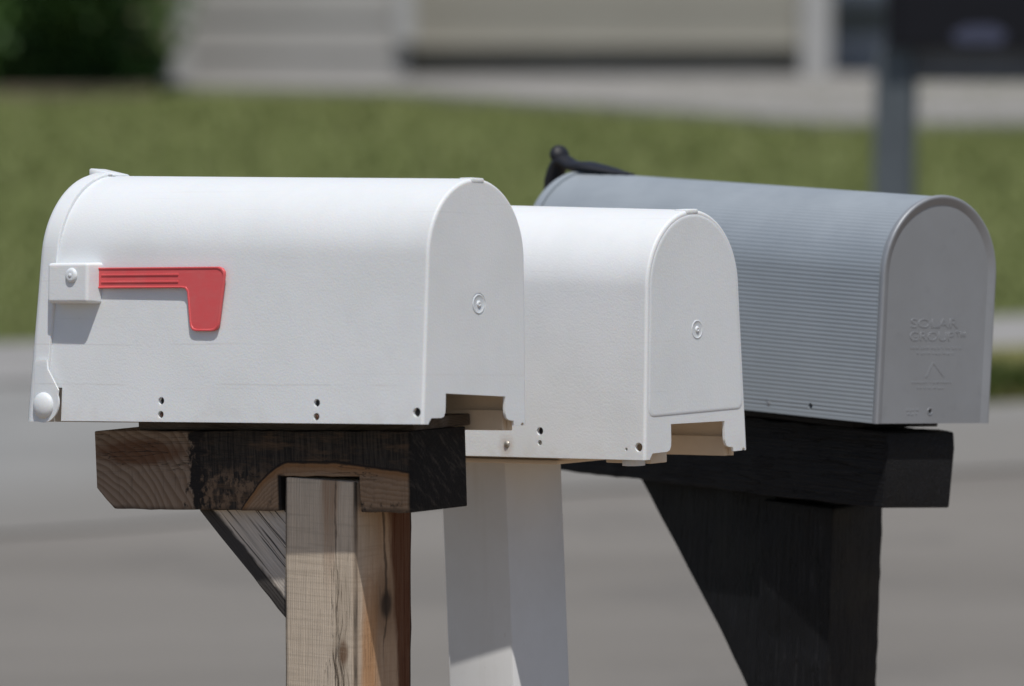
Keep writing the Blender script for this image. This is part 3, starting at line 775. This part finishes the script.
stuff(obj('kerb_grass', b, M['tuft']), 'dark green grass tufts overhanging the kerb at the right', 'grass')

# ------------------------------------------------------------------ house across the street
M['siding'] = concrete('tan lap siding', (.290, .278, .238), (.315, .302, .260))
M['siding2'] = concrete('pale lap siding', (.31, .30, .285), (.345, .335, .32))
M['trim'] = simple('white trim paint', (.385, .38, .372), .5, .04)
M['found'] = concrete('foundation concrete', (.28, .27, .25), (.32, .31, .285))
M['roof'] = simple('brown roof shingles', (.12, .10, .085), .9, .3, 14, .6, 30)
M['bluegrey'] = simple('blue grey porch paint', (.24, .255, .285), .6, .1)
M['palewin'] = simple('pale blind behind glass', (.66, .67, .71), .15, .06)
def laps(bm, x0, x1, y, z0, z1, exp=.185, th=.013):
    """one wall of overlapping boards, each a little proud at its lower edge"""
    z = z0
    while z < z1 - .01:
        t = min(z + exp, z1)
        prism(bm, [(y, z), (y - th, z), (y - .004, t - .0015), (y, t - .0015)], 'x', x0, x1); z = t
house = thing('house', 'tan sided house with white corner boards at the back of the lawn', 'house', (1.4, 36.5, .40))
HX, HY, HZ = house.location
def hb(name, mat, boxes, parent=house, bev=0):
    bm = bmesh.new()
    for q in boxes: box(bm, q[0] - HX, q[1] - HX, q[2] - HY, q[3] - HY, q[4] - HZ, q[5] - HZ, bev)
    return obj(name, bm, mat, parent)
hb('foundation', M['found'], [(-.52, 1.60, 34.66, 40, 0, .555), (1.60, 9, 36.05, 40, 0, .52)])
b = bmesh.new(); laps(b, -.52 - HX, 1.505 - HX, 34.47 - HY, .575 - HZ, 3.19 - HZ)
box(b, -.52 - HX, 1.60 - HX, 34.472 - HY, 39.9 - HY, .56 - HZ, 3.19 - HZ)
obj('siding_wall', b, M['siding'], house)
b = bmesh.new(); laps(b, -1.64 - HX, -.60 - HX, 33.87 - HY, .36 - HZ, 3.19 - HZ, .19, .017)
box(b, -1.70 - HX, -.54 - HX, 33.875 - HY, 39.8 - HY, .20 - HZ, 3.19 - HZ)
obj('projecting_wall', b, M['siding2'], house)['label'] = 'paler projecting wall section'
hb('corner_board', M['trim'], [(-1.74, -1.64, 33.81, 33.93, .30, 3.19)])
hb('corner_board', M['trim'], [(-.60, -.50, 33.81, 33.93, .62, 3.19)])
hb('corner_board', M['trim'], [(1.505, 1.665, 34.40, 34.56, .42, 3.19)])
b = bmesh.new(); laps(b, 1.66 - HX, 9 - HX, 36.0 - HY, .53 - HZ, 3.19 - HZ)
box(b, 1.66 - HX, 9 - HX, 36.003 - HY, 39.9 - HY, .52 - HZ, 3.19 - HZ)
obj('recessed_wall', b, M['siding'], house)
win = hb('window', M['trim'], [(1.70, 2.30, 35.93, 35.99, .74, .80), (1.70, 2.30, 35.93, 35.99, 1.9, 1.96), (1.70, 1.76, 35.93, 35.99, .80, 1.9), (2.24, 2.30, 35.93, 35.99, .80, 1.9)])
hb('pane', M['palewin'], [(1.76, 2.24, 35.955, 35.975, .80, 1.9)], win)
hb('porch_wall', M['bluegrey'], [(1.68, 6.5, 35.0, 35.2, .36, .62)], bev=.01)
hb('porch_floor', M['found'], [(1.68, 6.5, 35.21, 35.99, .36, .52)])
b = bmesh.new(); prism(b, [(33.62 - HY, 3.32 - HZ), (37 - HY, 4.9 - HZ), (40.4 - HY, 3.32 - HZ), (40.4 - HY, 3.20 - HZ), (33.62 - HY, 3.20 - HZ)], 'x', -2.1 - HX, 9.4 - HX)
obj('roof', b, M['roof'], house)
# concrete walk along the front of the house
b = bmesh.new()
pts = [(-1.9, 33.60), (-.47, 32.8), (.6, 31.9), (1.47, 31.15), (3.2, 31.3), (9, 31.6), (9, 34.9), (1.7, 34.9), (1.6, 34.5), (-.5, 34.5), (-.5, 33.95), (-1.9, 33.95)]
vs = [b.verts.new((x, y, lawn_z(x, y) + .035)) for x, y in pts]; b.faces.new(vs)
bmesh.ops.triangulate(b, faces=b.faces)
ext = bmesh.ops.extrude_face_region(b, geom=b.faces[:])
for v in ext['geom']:
    if isinstance(v, bmesh.types.BMVert): v.co.z -= .15
struct('front_walk', b, M['walk'])

# ------------------------------------------------------------------ shrubs
random.seed(11)
M['leaf'] = leaf('dark shrub leaves', (.030, .062, .020), (.065, .135, .034), (.12, .23, .06))
M['bark'] = simple('shrub bark', (.06, .045, .03), .9, .3, 30)
M['mulch'] = simple('bark mulch', (.14, .115, .08), .95, .4, 20, .6, 40)
def shrub(x, y, z, rx, ry, h, n, label, group):
    r = thing('shrub', label, 'shrub', (x, y, z), (0, 0, 0), group)
    lumps = [(random.uniform(-.58, .58) * rx, random.uniform(-.5, .5) * ry, h * random.uniform(.12, .8), random.uniform(.35, .6)) for _ in range(22)]
    bm = bmesh.new()
    for _ in range(n):
        lx, ly, lz, s = random.choice(lumps)
        d = Vector((random.gauss(0, 1), random.gauss(0, 1), random.gauss(0, 1))).normalized() * (random.random() ** .4)
        c = Vector((lx + d.x * rx * s, ly + d.y * ry * s, max(.05, lz + d.z * h * .5 * s)))
        q = Euler((random.uniform(-1, 1), random.uniform(-1, 1), random.uniform(0, 6.3))).to_matrix()
        l = random.uniform(.035, .075)
        bm.faces.new([bm.verts.new(c + q @ Vector(p)) for p in ((-l, 0, 0), (0, -l * .45, .004), (l, 0, 0), (0, l * .45, .004))])
    obj('foliage', bm, M['leaf'], r)
    bm = bmesh.new()
    for k in range(7):
        a = k * .9; tip = Vector((math.cos(a) * rx * .5, math.sin(a) * ry * .5, h * .75))
        m = Matrix.Translation(tip / 2) @ tip.to_track_quat('Z', 'Y').to_matrix().to_4x4()
        bmesh.ops.create_cone(bm, cap_ends=True, segments=7, radius1=.028, radius2=.008, depth=tip.length, matrix=m)
    obj('stems', bm, M['bark'], r)
shrub(-2.50, 32.9, .32, .84, .6, 1.5, 16000, 'rounded dark green shrub beside the pale house wall', None)
shrub(-3.75, 33.2, .36, .95, .7, 1.7, 9000, 'larger dark green shrub at the far left behind the lawn', None)
b = bmesh.new(); prism(b, [(-4.6, 32.6), (-3.4, 32.35), (-2.2, 32.5), (-1.78, 32.9), (-1.76, 33.55), (-1.9, 33.9), (-4.6, 34.2)], 'z', .30, .425)
struct('mulch_bed', b, M['mulch'])

# ------------------------------------------------------------------ mailbox across the street
M['blackbox'] = simple('black painted mailbox', (.006, .006, .009), .6, .1, 6, spec=.25)
M['postgrey'] = simple('weathered grey post', (.085, .10, .112), .75, .15, 10, .5, 80)
M['armgrey'] = simple('dark grey arm timber', (.10, .10, .105), .8, .15, 10, .5, 80)
M['emblem'] = simple('pale blue emblem paint', (.055, .06, .10), .5, .1)
fpst = thing('mailbox_post', 'blurred grey wooden post across the street, under the black mailbox', 'post', (1.118, 19.25, 0), (0, 0, R(-12)))
b = bmesh.new(); box(b, -.056, .056, -.056, .056, -.2, 1.030, .006)
for v in b.verts: v.co.x += .020 * (v.co.z - .75)
obj('post', b, M['postgrey'], fpst)
b = bmesh.new(); box(b, .065, .66, -.050, .050, .930, 1.030, .005)
obj('arm', b, M['armgrey'], fpst)
fmb = thing('mailbox', 'blurred black metal mailbox across the street with a small bluish emblem', 'mailbox', (1.118, 19.25, 1.032), (0, 0, R(-12)))
b = bmesh.new()
loft(b, [[(x, y, z) for y, z in arch(.20, .20, .26, 24, i)] for x, i in ((.02, .004), (.023, 0), (.65, 0), (.653, .004))])
obj('body', b, M['blackbox'], fmb, 35)
b = bmesh.new()
loft(b, [[(x, y, z) for y, z in arch(.206, .206, .264, 24, i)] for x, i in ((-.012, .008), (-.005, 0), (.019, 0))])
obj('door', b, M['blackbox'], fmb, 35)
b = bmesh.new()
prism(b, [(.195, .010), (.325, .010), (.340, .040), (.300, .062), (.220, .060), (.180, .036)], 'y', -.1025, -.1000)
obj('emblem', b, M['emblem'], fmb)

# ------------------------------------------------------------------ camera, light, world
cam = bpy.data.cameras.new('camera'); co = bpy.data.objects.new('camera', cam); COL.objects.link(co)
cam.sensor_width = 36; cam.lens = 6600 * 36 / 1024; cam.clip_end = 3000; cam.clip_start = .05
pitch = math.atan((343 + 150) / 6600)
co.location = (0, 0, 1.6); co.rotation_euler = (R(90) - pitch, 0, 0)
cam.dof.use_dof = True; cam.dof.focus_distance = 7.14; cam.dof.aperture_fstop = cam.lens / 1000 / .043; cam.dof.aperture_blades = 9
sc.camera = co
sd = Vector((.16, -1.15, 2.8)).normalized()
sun = bpy.data.lights.new('sun', 'SUN'); sun.energy = 3.6; sun.angle = R(.53); sun.color = (1, .965, .91)
so = bpy.data.objects.new('sun', sun); COL.objects.link(so); so.rotation_euler = sd.to_track_quat('Z', 'Y').to_euler(); so.location = (2, -6, 12)
w = bpy.data.worlds.new('World'); sc.world = w; w.use_nodes = True
nt = w.node_tree; nt.nodes.clear()
sky = nt.nodes.new('ShaderNodeTexSky'); sky.sky_type = 'NISHITA'; sky.sun_disc = False
sky.sun_elevation = math.asin(sd.z); sky.sun_rotation = math.atan2(sd.x, sd.y); sky.altitude = 300; sky.dust_density = 1.2
bg = nt.nodes.new('ShaderNodeBackground'); bg.inputs[1].default_value = .08
wo = nt.nodes.new('ShaderNodeOutputWorld'); nt.links.new(sky.outputs[0], bg.inputs[0]); nt.links.new(bg.outputs[0], wo.inputs[0])
vs_ = sc.view_settings; vs_.view_transform = 'Standard'; vs_.look = 'None'; vs_.gamma = 1; vs_.use_curve_mapping = False; vs_.exposure = 0
sc.display_settings.display_device = 'sRGB'
sc.cycles.use_denoising = True
sc.cycles.max_bounces = 8
